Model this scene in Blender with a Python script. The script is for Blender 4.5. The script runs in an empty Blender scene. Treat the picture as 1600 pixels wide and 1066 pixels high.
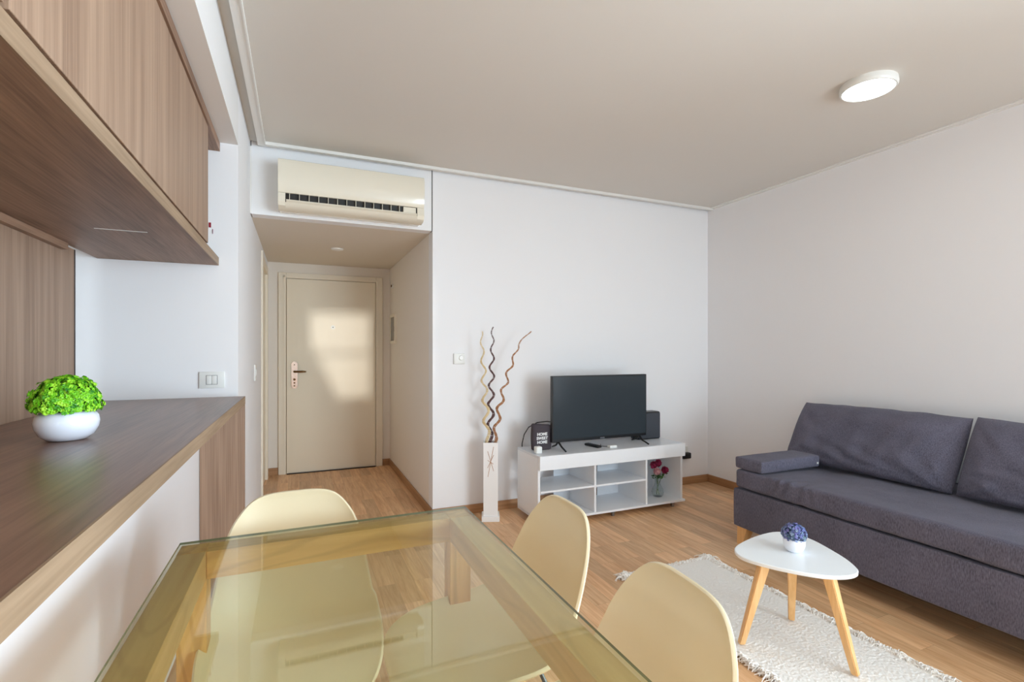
import bpy, bmesh, math, random
from mathutils import Vector, Matrix, noise
random.seed(7)
C = bpy.context.scene.collection
SC = bpy.context.scene
PI = math.pi

# ------------------------------------------------------------------ camera
cam = bpy.data.objects.new('camera', bpy.data.cameras.new('camera'))
C.objects.link(cam)
cam.data.sensor_width = 36.0
cam.data.lens = 775.0/1600*36
cam.data.shift_y = 15.0/1600
cam.data.clip_start = 0.02
cam.location = (0, 0, 1.26)
cam.rotation_euler = (PI/2, 0, -math.atan2(332, 775))
SC.camera = cam

# ------------------------------------------------------------------ world, light, exposure
w = bpy.data.worlds.new('world'); SC.world = w; w.use_nodes = True
w.node_tree.nodes['Background'].inputs[0].default_value = (0.75, 0.86, 1.0, 1)
w.node_tree.nodes['Background'].inputs[1].default_value = 1.2
SC.view_settings.view_transform = 'Standard'
SC.view_settings.look = 'None'
SC.view_settings.gamma = 1
SC.view_settings.use_curve_mapping = False
SC.view_settings.exposure = 0.1
SC.cycles.max_bounces = 12
SC.cycles.diffuse_bounces = 7
SC.cycles.glossy_bounces = 5
SC.cycles.transparent_max_bounces = 16
SC.cycles.caustics_reflective = False
SC.cycles.caustics_refractive = False
SC.cycles.sample_clamp_indirect = 6

def area(name, loc, rot, sx, sy, power, col=(1, 1, 1), spread=PI):
    l = bpy.data.lights.new(name, 'AREA'); l.shape = 'RECTANGLE'
    l.size = sx; l.size_y = sy; l.energy = power; l.color = col; l.spread = spread
    o = bpy.data.objects.new(name, l); C.objects.link(o)
    o.location = loc; o.rotation_euler = rot
    return o
# daylight pouring through the balcony window behind the camera and the kitchen window, plus added fills
area('daylight_window_1', (2.95, -2.45, 1.35), (PI/2, 0, .52), 2.0, 2.1, 112, (0.76, 0.89, 1.0), 2.2)
area('fill_right_side', (3.60, -.75, 1.3), (0, PI/2, 0), 1.7, 1.15, 96, (0.70, 0.86, 1.0), 2.2)  # added fill lamp by the right wall, brightens the half wall
area('fill_ceiling', (2.4, -1.90, .45), (PI/2+.9, 0, .25), 2.0, .5, 22, (0.80, 0.90, 1.0))  # added fill lamp tilted upward to lift the ceiling
area('daylight_kitchen', (-1.75, -1.97, 1.55), (PI/2, 0, 0), 1.2, 1.2, 48, (0.78, 0.90, 1.0))
sun = bpy.data.lights.new('low_sun', 'SUN'); sun.energy = 1.25; sun.angle = math.radians(1.2); sun.color = (1, .93, .84)
so = bpy.data.objects.new('low_sun', sun); C.objects.link(so)
SUN_DIR = Vector((-.1, 1, -.0728))
so.rotation_euler = SUN_DIR.to_track_quat('-Z', 'Y').to_euler()
so.location = (1.4, -6, 3)

# ------------------------------------------------------------------ helpers
def srgb(r, g, b):
    f = lambda c: (c/255/12.92) if c/255 <= .04045 else ((c/255+.055)/1.055)**2.4
    return (f(r), f(g), f(b), 1)

def nmat(name):
    m = bpy.data.materials.new(name); m.use_nodes = True
    nt = m.node_tree; return m, nt, nt.nodes['Principled BSDF']

def N(nt, t, **k):
    n = nt.nodes.new(t)
    for a, v in k.items():
        setattr(n, a, v)
    return n

def plain(name, col, rough=.5, metal=0, bump=0, bscale=200, var=0, vscale=4, coat=0, spec=None, trans=0, sub=0):
    m, nt, p = nmat(name)
    p.inputs['Base Color'].default_value = col
    p.inputs['Roughness'].default_value = rough
    p.inputs['Metallic'].default_value = metal
    p.inputs['Coat Weight'].default_value = coat
    if spec is not None: p.inputs['Specular IOR Level'].default_value = spec
    tc = N(nt, 'ShaderNodeTexCoord')
    if var:
        no = N(nt, 'ShaderNodeTexNoise'); no.inputs['Scale'].default_value = vscale; no.inputs['Detail'].default_value = 5
        nt.links.new(tc.outputs['Object'], no.inputs['Vector'])
        mx = N(nt, 'ShaderNodeMix', data_type='RGBA')
        mx.inputs['A'].default_value = tuple(c*(1-var) for c in col[:3])+(1,)
        mx.inputs['B'].default_value = tuple(min(1, c*(1+var)) for c in col[:3])+(1,)
        nt.links.new(no.outputs['Fac'], mx.inputs['Factor'])
        nt.links.new(mx.outputs['Result'], p.inputs['Base Color'])
    if bump:
        n2 = N(nt, 'ShaderNodeTexNoise'); n2.inputs['Scale'].default_value = bscale; n2.inputs['Detail'].default_value = 3
        nt.links.new(tc.outputs['Object'], n2.inputs['Vector'])
        b = N(nt, 'ShaderNodeBump'); b.inputs['Strength'].default_value = bump; b.inputs['Distance'].default_value = .002
        nt.links.new(n2.outputs['Fac'], b.inputs['Height']); nt.links.new(b.outputs['Normal'], p.inputs['Normal'])
    return m

def wood(name, dark, light, axis='z', fine=120, broad=9, rough=.45, stretch=.03, knots=False, spec=.5, ring=0):
    """straight-grained wood: noise stretched along the grain axis"""
    m, nt, p = nmat(name)
    tc = N(nt, 'ShaderNodeTexCoord')
    def layer(scale, st, det=4):
        mp = N(nt, 'ShaderNodeMapping')
        s = [1, 1, 1]; s['xyz'.index(axis)] = st
        mp.inputs['Scale'].default_value = s
        nt.links.new(tc.outputs['Object'], mp.inputs['Vector'])
        no = N(nt, 'ShaderNodeTexNoise'); no.inputs['Scale'].default_value = scale
        no.inputs['Detail'].default_value = det; no.inputs['Distortion'].default_value = .6 if st > .05 else .25
        nt.links.new(mp.outputs['Vector'], no.inputs['Vector'])
        return no.outputs['Fac']
    a = layer(fine, stretch); b = layer(broad, stretch*3, 2)
    ad = N(nt, 'ShaderNodeMath', operation='MULTIPLY_ADD'); ad.inputs[1].default_value = .55
    nt.links.new(a, ad.inputs[0])
    mu = N(nt, 'ShaderNodeMath', operation='MULTIPLY'); mu.inputs[1].default_value = .55
    nt.links.new(b, mu.inputs[0]); nt.links.new(mu.outputs[0], ad.inputs[2])
    r = N(nt, 'ShaderNodeValToRGB')
    r.color_ramp.elements[0].position = .38; r.color_ramp.elements[0].color = dark
    r.color_ramp.elements[1].position = .70; r.color_ramp.elements[1].color = light
    nt.links.new(ad.outputs[0], r.inputs['Fac'])
    out = r.outputs['Color']
    if ring:
        mp = N(nt, 'ShaderNodeMapping'); s = [1, 1, 1]; s['xyz'.index(axis)] = .16; mp.inputs['Scale'].default_value = s
        mp.inputs['Location'].default_value = (.37, .21, .13)
        nt.links.new(tc.outputs['Object'], mp.inputs['Vector'])
        no = N(nt, 'ShaderNodeTexNoise'); no.inputs['Scale'].default_value = 7; no.inputs['Detail'].default_value = 1
        nt.links.new(mp.outputs['Vector'], no.inputs['Vector'])
        m1 = N(nt, 'ShaderNodeMath', operation='MULTIPLY'); m1.inputs[1].default_value = 70; nt.links.new(no.outputs['Fac'], m1.inputs[0])
        m2 = N(nt, 'ShaderNodeMath', operation='SINE'); nt.links.new(m1.outputs[0], m2.inputs[0])
        mr = N(nt, 'ShaderNodeMapRange'); mr.inputs['From Min'].default_value = .55; mr.inputs['From Max'].default_value = 1
        mr.inputs['To Min'].default_value = 0; mr.inputs['To Max'].default_value = ring
        nt.links.new(m2.outputs[0], mr.inputs['Value'])
        mx = N(nt, 'ShaderNodeMix', data_type='RGBA')
        mx.inputs['B'].default_value = tuple(c*.55 for c in dark[:3])+(1,)
        nt.links.new(mr.outputs['Result'], mx.inputs['Factor']); nt.links.new(out, mx.inputs['A'])
        out = mx.outputs['Result']
    if knots:
        vo = N(nt, 'ShaderNodeTexVoronoi'); vo.inputs['Scale'].default_value = 3.2; vo.inputs['Randomness'].default_value = 1
        mp = N(nt, 'ShaderNodeMapping'); s = [1, 1, 1]; s['xyz'.index(axis)] = .7; mp.inputs['Scale'].default_value = s
        nt.links.new(tc.outputs['Object'], mp.inputs['Vector']); nt.links.new(mp.outputs['Vector'], vo.inputs['Vector'])
        mr = N(nt, 'ShaderNodeMapRange'); mr.inputs['From Min'].default_value = .02; mr.inputs['From Max'].default_value = .075
        mr.inputs['To Min'].default_value = .8; mr.inputs['To Max'].default_value = 0
        nt.links.new(vo.outputs['Distance'], mr.inputs['Value'])
        mx = N(nt, 'ShaderNodeMix', data_type='RGBA')
        mx.inputs['B'].default_value = srgb(96, 60, 34)
        nt.links.new(mr.outputs['Result'], mx.inputs['Factor']); nt.links.new(out, mx.inputs['A'])
        out = mx.outputs['Result']
    nt.links.new(out, p.inputs['Base Color'])
    p.inputs['Roughness'].default_value = rough
    p.inputs['Specular IOR Level'].default_value = spec
    bu = N(nt, 'ShaderNodeBump'); bu.inputs['Strength'].default_value = .12; bu.inputs['Distance'].default_value = .001
    nt.links.new(a, bu.inputs['Height']); nt.links.new(bu.outputs['Normal'], p.inputs['Normal'])
    return m

def floor_mat():
    m, nt, p = nmat('laminate_floor')
    tc = N(nt, 'ShaderNodeTexCoord')
    sw = N(nt, 'ShaderNodeMapping'); sw.inputs['Rotation'].default_value = (0, 0, PI/2)
    nt.links.new(tc.outputs['Object'], sw.inputs['Vector'])
    def brick(wd, ht, off, mort):
        b = N(nt, 'ShaderNodeTexBrick'); b.offset = off; b.offset_frequency = 2
        b.inputs['Scale'].default_value = 1; b.inputs['Brick Width'].default_value = wd
        b.inputs['Row Height'].default_value = ht; b.inputs['Mortar Size'].default_value = mort
        b.inputs['Color1'].default_value = (0, 0, 0, 1); b.inputs['Color2'].default_value = (1, 1, 1, 1)
        b.inputs['Mortar'].default_value = (.5, .5, .5, 1)
        nt.links.new(sw.outputs['Vector'], b.inputs['Vector'])
        return b
    b = brick(.62, .096, .37, .0006)
    # board tint drives colour; grain stretched along the boards (world Y)
    mp = N(nt, 'ShaderNodeMapping'); mp.inputs['Scale'].default_value = (1, .07, 1)
    nt.links.new(tc.outputs['Object'], mp.inputs['Vector'])
    # offset grain per board
    ad = N(nt, 'ShaderNodeVectorMath', operation='ADD')
    sc = N(nt, 'ShaderNodeVectorMath', operation='SCALE'); sc.inputs['Scale'].default_value = 9
    nt.links.new(b.outputs['Color'], sc.inputs[0]); nt.links.new(mp.outputs['Vector'], ad.inputs[0]); nt.links.new(sc.outputs[0], ad.inputs[1])
    n1 = N(nt, 'ShaderNodeTexNoise'); n1.inputs['Scale'].default_value = 26; n1.inputs['Detail'].default_value = 5; n1.inputs['Distortion'].default_value = .8
    nt.links.new(ad.outputs[0], n1.inputs['Vector'])
    n2 = N(nt, 'ShaderNodeTexNoise'); n2.inputs['Scale'].default_value = 110; n2.inputs['Detail'].default_value = 3
    nt.links.new(ad.outputs[0], n2.inputs['Vector'])
    r = N(nt, 'ShaderNodeValToRGB')
    r.color_ramp.elements[0].position = .32; r.color_ramp.elements[0].color = srgb(202, 149, 102)
    r.color_ramp.elements[1].position = .68; r.color_ramp.elements[1].color = srgb(243, 203, 158)
    mm = N(nt, 'ShaderNodeMath', operation='MULTIPLY_ADD'); mm.inputs[1].default_value = .62
    nt.links.new(n1.outputs['Fac'], mm.inputs[0])
    m3 = N(nt, 'ShaderNodeMath', operation='MULTIPLY'); m3.inputs[1].default_value = .38
    nt.links.new(n2.outputs['Fac'], m3.inputs[0]); nt.links.new(m3.outputs[0], mm.inputs[2])
    nt.links.new(mm.outputs[0], r.inputs['Fac'])
    hs = N(nt, 'ShaderNodeHueSaturation')
    mr = N(nt, 'ShaderNodeMapRange'); mr.inputs['To Min'].default_value = .80; mr.inputs['To Max'].default_value = 1.12
    nt.links.new(b.outputs['Color'], mr.inputs['Value']); nt.links.new(mr.outputs['Result'], hs.inputs['Value'])
    nt.links.new(r.outputs['Color'], hs.inputs['Color'])
    # thin dark joints
    mx = N(nt, 'ShaderNodeMix', data_type='RGBA'); mx.inputs['B'].default_value = srgb(120, 80, 50)
    m4 = N(nt, 'ShaderNodeMath', operation='MULTIPLY'); m4.inputs[1].default_value = .55
    nt.links.new(b.outputs['Fac'], m4.inputs[0]); nt.links.new(m4.outputs[0], mx.inputs['Factor'])
    nt.links.new(hs.outputs['Color'], mx.inputs['A']); nt.links.new(mx.outputs['Result'], p.inputs['Base Color'])
    p.inputs['Roughness'].default_value = .36
    p.inputs['Specular IOR Level'].default_value = .45
    return m

def fabric(name, col):
    m, nt, p = nmat(name)
    tc = N(nt, 'ShaderNodeTexCoord')
    mp = N(nt, 'ShaderNodeMapping'); mp.inputs['Scale'].default_value = (1, 1, .22)
    nt.links.new(tc.outputs['Object'], mp.inputs['Vector'])
    n1 = N(nt, 'ShaderNodeTexNoise'); n1.inputs['Scale'].default_value = 300; n1.inputs['Detail'].default_value = 4
    n2 = N(nt, 'ShaderNodeTexNoise'); n2.inputs['Scale'].default_value = 5; n2.inputs['Detail'].default_value = 4
    nt.links.new(mp.outputs['Vector'], n1.inputs['Vector']); nt.links.new(tc.outputs['Object'], n2.inputs['Vector'])
    mm = N(nt, 'ShaderNodeMath', operation='MULTIPLY_ADD'); mm.inputs[1].default_value = .75
    m3 = N(nt, 'ShaderNodeMath', operation='MULTIPLY'); m3.inputs[1].default_value = .25
    nt.links.new(n1.outputs['Fac'], mm.inputs[0]); nt.links.new(n2.outputs['Fac'], m3.inputs[0]); nt.links.new(m3.outputs[0], mm.inputs[2])
    r = N(nt, 'ShaderNodeValToRGB')
    r.color_ramp.elements[0].position = .3; r.color_ramp.elements[0].color = tuple(c*.58 for c in col[:3])+(1,)
    r.color_ramp.elements[1].position = .7; r.color_ramp.elements[1].color = tuple(c*1.6 for c in col[:3])+(1,)
    nt.links.new(mm.outputs[0], r.inputs['Fac']); nt.links.new(r.outputs['Color'], p.inputs['Base Color'])
    p.inputs['Roughness'].default_value = .95
    p.inputs['Sheen Weight'].default_value = .08; p.inputs['Sheen Roughness'].default_value = .5
    p.inputs['Specular IOR Level'].default_value = .15
    bu = N(nt, 'ShaderNodeBump'); bu.inputs['Strength'].default_value = .35; bu.inputs['Distance'].default_value = .002
    nt.links.new(n1.outputs['Fac'], bu.inputs['Height']); nt.links.new(bu.outputs['Normal'], p.inputs['Normal'])
    return m

def leafmat(name, stops, rough=.5):
    m, nt, p = nmat(name)
    g = N(nt, 'ShaderNodeNewGeometry')
    r = N(nt, 'ShaderNodeValToRGB'); cr = r.color_ramp
    cr.elements[0].position = 0; cr.elements[0].color = stops[0]
    cr.elements[1].position = 1; cr.elements[1].color = stops[-1]
    for i, s in enumerate(stops[1:-1]):
        e = cr.elements.new((i+1)/(len(stops)-1)); e.color = s
    nt.links.new(g.outputs['Random Per Island'], r.inputs['Fac']); nt.links.new(r.outputs['Color'], p.inputs['Base Color'])
    p.inputs['Roughness'].default_value = rough
    return m

def glassmat(name, tint, rough=0.0, ior=1.5):
    """thin clear glass: tinted transmission with fresnel reflection"""
    m = bpy.data.materials.new(name); m.use_nodes = True; nt = m.node_tree
    nt.nodes.clear()
    o = N(nt, 'ShaderNodeOutputMaterial'); t = N(nt, 'ShaderNodeBsdfTransparent'); t.inputs[0].default_value = tint
    g = N(nt, 'ShaderNodeBsdfGlossy'); g.inputs['Roughness'].default_value = rough
    f = N(nt, 'ShaderNodeFresnel'); f.inputs['IOR'].default_value = ior
    mx = N(nt, 'ShaderNodeMixShader')
    # rays pass straight through, so the exit side sees the same air-to-glass index as the entry side
    ge = N(nt, 'ShaderNodeNewGeometry'); mr = N(nt, 'ShaderNodeMapRange')
    mr.inputs['To Min'].default_value = ior; mr.inputs['To Max'].default_value = 1/ior
    nt.links.new(ge.outputs['Backfacing'], mr.inputs['Value']); nt.links.new(mr.outputs['Result'], f.inputs['IOR'])
    nt.links.new(f.outputs[0], mx.inputs[0]); nt.links.new(t.outputs[0], mx.inputs[1]); nt.links.new(g.outputs[0], mx.inputs[2])
    nt.links.new(mx.outputs[0], o.inputs['Surface'])
    return m

def emis(name, col, strength):
    m, nt, p = nmat(name)
    p.inputs['Base Color'].default_value = col
    p.inputs['Emission Color'].default_value = col
    p.inputs['Emission Strength'].default_value = strength
    return m

def box(bm, x0, x1, y0, y1, z0, z1, bev=0, seg=2):
    r = bmesh.ops.create_cube(bm, size=1)
    vs = r['verts']
    for v in vs:
        v.co = Vector(((x0+x1)/2+v.co.x*(x1-x0), (y0+y1)/2+v.co.y*(y1-y0), (z0+z1)/2+v.co.z*(z1-z0)))
    if bev:
        es = list({e for v in vs for e in v.link_edges})
        bmesh.ops.bevel(bm, geom=es, offset=bev, segments=seg, affect='EDGES', profile=.5)
    return vs

def obj(name, bm, mat, parent=None, smooth=False, origin=None, mats=None):
    """link a bmesh (in world coordinates) as one object; children are shifted to their parent's empty"""
    bmesh.ops.recalc_face_normals(bm, faces=bm.faces)
    if parent is not None:
        o_ = parent
        M = Matrix.Identity(4)
        off = parent.get('_o', None)
        off = Vector(off) if off is not None else Vector((0, 0, 0))
    else:
        if origin is None:
            xs = [v.co.x for v in bm.verts]; ys = [v.co.y for v in bm.verts]; zs = [v.co.z for v in bm.verts]
            off = Vector(((min(xs)+max(xs))/2, (min(ys)+max(ys))/2, min(zs)))
        else: off = Vector(origin)
    for v in bm.verts: v.co -= off
    me = bpy.data.meshes.new(name); bm.to_mesh(me); bm.free()
    for mm in (mats or [mat]): me.materials.append(mm)
    if smooth:
        for p in me.polygons: p.use_smooth = True
        try: me.set_sharp_from_angle(angle=math.radians(smooth if smooth > 1 else 40))
        except Exception: pass
    o = bpy.data.objects.new(name, me); C.objects.link(o)
    if parent is not None:
        o.parent = parent; o['_o'] = list(off)
    else:
        o.location = off; o['_o'] = list(off)
    return o

def thing(name, label, cat, loc, group=None):
    o = bpy.data.objects.new(name, None); C.objects.link(o)
    o.empty_display_size = .05
    o.location = loc; o['_o'] = list(loc); o['label'] = label; o['category'] = cat
    if group: o['group'] = group
    return o

def tag(o, label, cat, group=None, kind=None):
    o['label'] = label; o['category'] = cat
    if group: o['group'] = group
    if kind: o['kind'] = kind
    return o

def struct(name, bm, mat, smooth=False, origin=(0, 0, 0)):
    o = obj(name, bm, mat, smooth=smooth, origin=origin); o['kind'] = 'structure'; return o

def BM(): return bmesh.new()
def bx(*a, **k):
    b = BM(); box(b, *a, **k); return b

def tube(bm, pts, rad, seg=10, cap=True):
    """swept tube through pts; rad number or list"""
    n = len(pts); pts = [Vector(p) for p in pts]
    rads = rad if isinstance(rad, (list, tuple)) else [rad]*n
    rings = []; prev = None
    for i, p in enumerate(pts):
        d = (pts[min(i+1, n-1)]-pts[max(i-1, 0)]).normalized()
        if prev is None:
            a = d.orthogonal().normalized()
        else:
            a = (prev-d*prev.dot(d)).normalized()
        prev = a; b = d.cross(a)
        rings.append([bm.verts.new(p+(a*math.cos(2*PI*k/seg)+b*math.sin(2*PI*k/seg))*rads[i]) for k in range(seg)])
    for i in range(n-1):
        for k in range(seg):
            bm.faces.new((rings[i][k], rings[i][(k+1) % seg], rings[i+1][(k+1) % seg], rings[i+1][k]))
    if cap:
        bm.faces.new(rings[0][::-1]); bm.faces.new(rings[-1])

def lathe(bm, prof, cx, cy, z0, seg=40, sx=1, sy=1):
    """profile [(r,z)] revolved about a vertical axis"""
    rings = []
    for r, z in prof:
        if r < 1e-6: rings.append([bm.verts.new((cx, cy, z0+z))])
        else: rings.append([bm.verts.new((cx+sx*r*math.cos(2*PI*k/seg), cy+sy*r*math.sin(2*PI*k/seg), z0+z)) for k in range(seg)])
    for a, b in zip(rings, rings[1:]):
        if len(a) == 1 and len(b) == 1: continue
        for k in range(seg):
            k2 = (k+1) % seg
            if len(a) == 1: bm.faces.new((a[0], b[k2], b[k]))
            elif len(b) == 1: bm.faces.new((a[k], a[k2], b[0]))
            else: bm.faces.new((a[k], a[k2], b[k2], b[k]))

def soft_box(x0, x1, y0, y1, z0, z1, r=.03, step=.04, disp=None):
    """rounded block with a dense surface; disp(co, normal) -> offset along the normal"""
    bm = BM()
    L = (x1-x0, y1-y0, z1-z0); cen = Vector(((x0+x1)/2, (y0+y1)/2, (z0+z1)/2))
    cnt = [max(3, int(round(l/step))) for l in L]
    cache = {}
    def vert(i, j, k):
        key = (i, j, k)
        if key in cache: return cache[key]
        def lin(a, n, l):
            return -l/2+l*a/n
        p = Vector((lin(i, cnt[0], L[0]), lin(j, cnt[1], L[1]), lin(k, cnt[2], L[2])))
        q = Vector(tuple(max(-(l/2-r), min(l/2-r, c)) for c, l in zip(p, L)))
        d = p-q
        if d.length > 1e-9:
            nrm = d.normalized(); p = q+nrm*r
        else: nrm = Vector((0, 0, 1))
        co = cen+p
        if disp: co = co+disp(co, nrm)
        v = bm.verts.new(co); cache[key] = v; return v
    a, b, c = cnt
    for (u, v_, fixed, lim) in ((0, 1, 2, c), (0, 2, 1, b), (1, 2, 0, a)):
        for f in (0, lim):
            for s in range(cnt[u]):
                for t in range(cnt[v_]):
                    q = []
                    for ds, dt in ((0, 0), (1, 0), (1, 1), (0, 1)):
                        idx = [0, 0, 0]; idx[fixed] = f; idx[u] = s+ds; idx[v_] = t+dt
                        q.append(vert(*idx))
                    bm.faces.new(q)
    return bm

def txt(s, size, extrude=.0008, bold=0):
    cu = bpy.data.curves.new('t', 'FONT'); cu.body = s; cu.size = size; cu.extrude = extrude; cu.align_x = 'CENTER'; cu.offset = bold
    cu.resolution_u = 3
    to = bpy.data.objects.new('t', cu); C.objects.link(to)
    dg = bpy.context.evaluated_depsgraph_get()
    me = bpy.data.meshes.new_from_object(to.evaluated_get(dg))
    bm = BM(); bm.from_mesh(me)
    bpy.data.objects.remove(to); bpy.data.curves.remove(cu); bpy.data.meshes.remove(me)
    return bm

# ------------------------------------------------------------------ materials
M_wall = plain('white_wall_paint', srgb(238, 237, 238), .85, bump=.08, bscale=60)
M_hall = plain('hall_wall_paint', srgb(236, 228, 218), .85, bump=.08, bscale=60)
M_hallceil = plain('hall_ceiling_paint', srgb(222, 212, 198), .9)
M_ceil = plain('ceiling_paint', srgb(216, 211, 204), .9, bump=.05, bscale=40)
M_beam = plain('beam_paint', srgb(232, 230, 228), .85)
M_trim = plain('white_trim', srgb(232, 230, 226), .6)
M_floor = floor_mat()
M_skirt = wood('skirting_oak', srgb(150, 108, 72), srgb(186, 142, 102), 'y', 60, 6)
M_skirtx = wood('skirting_oak_x', srgb(150, 108, 72), srgb(186, 142, 102), 'x', 60, 6)
M_brown_z = wood('brown_laminate_upright', srgb(138, 110, 90), srgb(172, 143, 120), 'z', 210, 22, .5, .012)
M_brown_y = wood('brown_laminate_long', srgb(112, 84, 66), srgb(160, 126, 102), 'y', 150, 12, .5)
M_counter = wood('counter_laminate', srgb(98, 72, 60), srgb(142, 110, 92), 'y', 130, 10, .3)
M_edge = wood('edge_band', srgb(132, 108, 84), srgb(166, 140, 114), 'y', 120, 10, .5)
M_dark = plain('dark_edge', srgb(42, 30, 26), .6)
M_door = plain('cream_door', srgb(238, 227, 206), .38, var=.02, vscale=3)
M_frame = plain('cream_frame', srgb(238, 228, 210), .5)
M_white = plain('white_melamine', srgb(238, 240, 243), .4)
M_shelf = plain('grey_white_melamine', srgb(222, 225, 230), .35, var=.04, vscale=20)
M_acw = plain('aged_white_plastic', srgb(232, 224, 206), .18, coat=.4)
M_acd = plain('ac_dark', srgb(38, 36, 34), .5)
M_plastic = plain('white_plastic', srgb(232, 232, 228), .35)
M_chair = plain('cream_chair_plastic', srgb(236, 222, 187), .33)
M_beech = wood('beech', srgb(214, 160, 98), srgb(240, 196, 138), 'z', 60, 6, .45)
M_pine_x = wood('pine_x', srgb(202, 152, 88), srgb(236, 194, 130), 'x', 40, 6, .4, .04, knots=True, ring=.3)
M_pine_y = wood('pine_y', srgb(206, 164, 108), srgb(234, 198, 144), 'y', 40, 6, .4, .04, knots=True, ring=.2)
M_pine_z = wood('pine_z', srgb(198, 146, 80), srgb(238, 192, 124), 'z', 40, 6, .4, .04, knots=True, ring=.3)
M_glass_table = glassmat('table_glass', (.958, .985, .905, 1), 0, 1.6)
M_glass_edge = plain('glass_edge_green', srgb(112, 122, 96), .15)
M_clear = glassmat('clear_glass', (.95, .97, .97, 1), .02)
M_fabric = fabric('charcoal_fabric', srgb(95, 93, 107))
M_black = plain('black_plastic', srgb(22, 22, 24), .35)
M_screen = plain('tv_screen', srgb(54, 61, 66), .16)
M_speaker = plain('speaker_cloth', srgb(62, 66, 74), .8, bump=.5, bscale=900)
M_brass = plain('rose_brass', srgb(238, 218, 204), .22, metal=1)
M_dbrass = plain('dark_brass', srgb(110, 80, 50), .3, metal=1)
M_metal = plain('brushed_metal', srgb(150, 152, 156), .35, metal=1)
M_led = emis('led_panel', (0.90, .97, 1, 1), 9)
M_tabletop = plain('white_lacquer', srgb(236, 240, 242), .3)
M_pot = plain('glazed_white_ceramic', srgb(236, 240, 250), .08, coat=.5)
M_mpot = plain('matt_white_ceramic', srgb(236, 238, 246), .55, bump=.4, bscale=160)
M_green = leafmat('bright_green_leaves', [srgb(34, 120, 16), srgb(110, 190, 20), srgb(140, 214, 34), srgb(176, 232, 60)])
M_moss = plain('dark_green_core', srgb(24, 84, 18), .9)
M_blue = leafmat('blue_violet_blossom', [srgb(58, 84, 110), srgb(96, 112, 170), srgb(124, 120, 190), srgb(150, 168, 198), srgb(74, 110, 112)])
M_bluecore = plain('dark_blue_core', srgb(46, 60, 92), .9)
M_vase = plain('white_wood_vase', srgb(240, 238, 236), .5)
M_cream = plain('cream_twig', srgb(226, 204, 160), .7)
M_dk = plain('dark_twig', srgb(98, 66, 62), .6)
M_br = plain('brown_twig', srgb(176, 124, 84), .65)
M_rose = leafmat('crimson_petals', [srgb(120, 14, 52), srgb(160, 28, 78), srgb(190, 50, 104)], .6)
M_pink = leafmat('pale_pink_petals', [srgb(206, 140, 150), srgb(234, 196, 196)], .6)
M_stem = plain('green_stem', srgb(70, 110, 56), .6)
M_rug = plain('rug_wool', srgb(242, 239, 234), .98, bump=.7, bscale=260, var=.07, vscale=120)
M_fringe = leafmat('rug_fringe', [srgb(222, 212, 202), srgb(242, 238, 232), srgb(250, 247, 242)], .95)
M_sign = plain('charcoal_canvas', srgb(70, 62, 68), .9, bump=.5, bscale=500)
M_letter = plain('white_letters', srgb(240, 240, 240), .7)
M_tin = plain('grey_glass_panel', srgb(120, 124, 120), .15)

# ------------------------------------------------------------------ room shell
XL, XR, YB, YH, ZC, ZH = -.296, 3.622, 3.656, 5.57, 2.615, 2.158
YN = -1.85; YK = 2.955; XH = .918; XW = -.466
b = bx(-2.8, XR+.1, YN-.1, YH+.1, -.06, 0); struct('floor', b, M_floor)
b = bx(XL+.09, XR, YN, YB-.075, ZC, ZC+.05); box(b, -2.8, XL+.09, YN, YB, 2.634, 2.72); box(b, XL+.09, XR, YB-.075, YB, 2.665, 2.72)
struct('ceiling', b, M_ceil)
b = bx(XL, XH, YB+.1, YH, ZH, ZH+.08); struct('ceiling_hall', b, M_hallceil)
b = bx(XR, XR+.1, YN, -1.35, 0, 2.7); box(b, XR, XR+.1, -1.35, -.15, 0, .45); box(b, XR, XR+.1, -1.35, -.15, 2.2, 2.7); box(b, XR, XR+.1, -.15, YB+.1, 0, 2.7)
struct('wall_right', b, M_wall)
f = BM()
for a in (-1.35, -.77, -.20): box(f, XR+.02, XR+.07, a, a+.05, .45, 2.2)
for a in (.45, 2.15): box(f, XR+.021, XR+.069, -1.35, -.15, a, a+.05)
o = struct('window_3', f, M_trim)  # unseen window frame added to go with the side fill lamp
obj('glass', bx(XR+.04, XR+.045, -1.3, -.2, .5, 2.15), M_clear, o)
struct('wall_back', bx(XH, XR, YB, YB+.12, 0, 2.7), M_wall)
struct('wall_bulkhead', bx(XL+.006, XH-.007, YB+.004, YB+.1, ZH, 2.7), M_wall)
struct('wall_hall_right', bx(XH+.001, XH+.1, YB+.12, YH, 0, 2.3), M_hall)
struct('wall_hall_back', bx(XL-.1, XH+.1, YH, YH+.1, 0, 2.3), M_hall)
b = bx(XW, XL, YK, 4.66, 0, 2.7); box(b, XW, XL, 4.66, 5.44, 2.06, 2.7); box(b, XW, XL, 5.44, YH, 0, 2.7)
struct('wall_left', b, M_wall)
struct('wall_kitchen_back', bx(-2.8, XW, YK, YK+.1, 0, 2.7), M_wall)
struct('wall_kitchen_left', bx(-2.9, -2.8, YN, YK+.1, 0, 2.7), M_wall)
struct('wall_counter', bx(XW-.1, XW, YN, YK, 0, .98), M_wall)
struct('wall_lintel', bx(XW, XL, YN, YK, 2.337, 2.7), M_beam)
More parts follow.
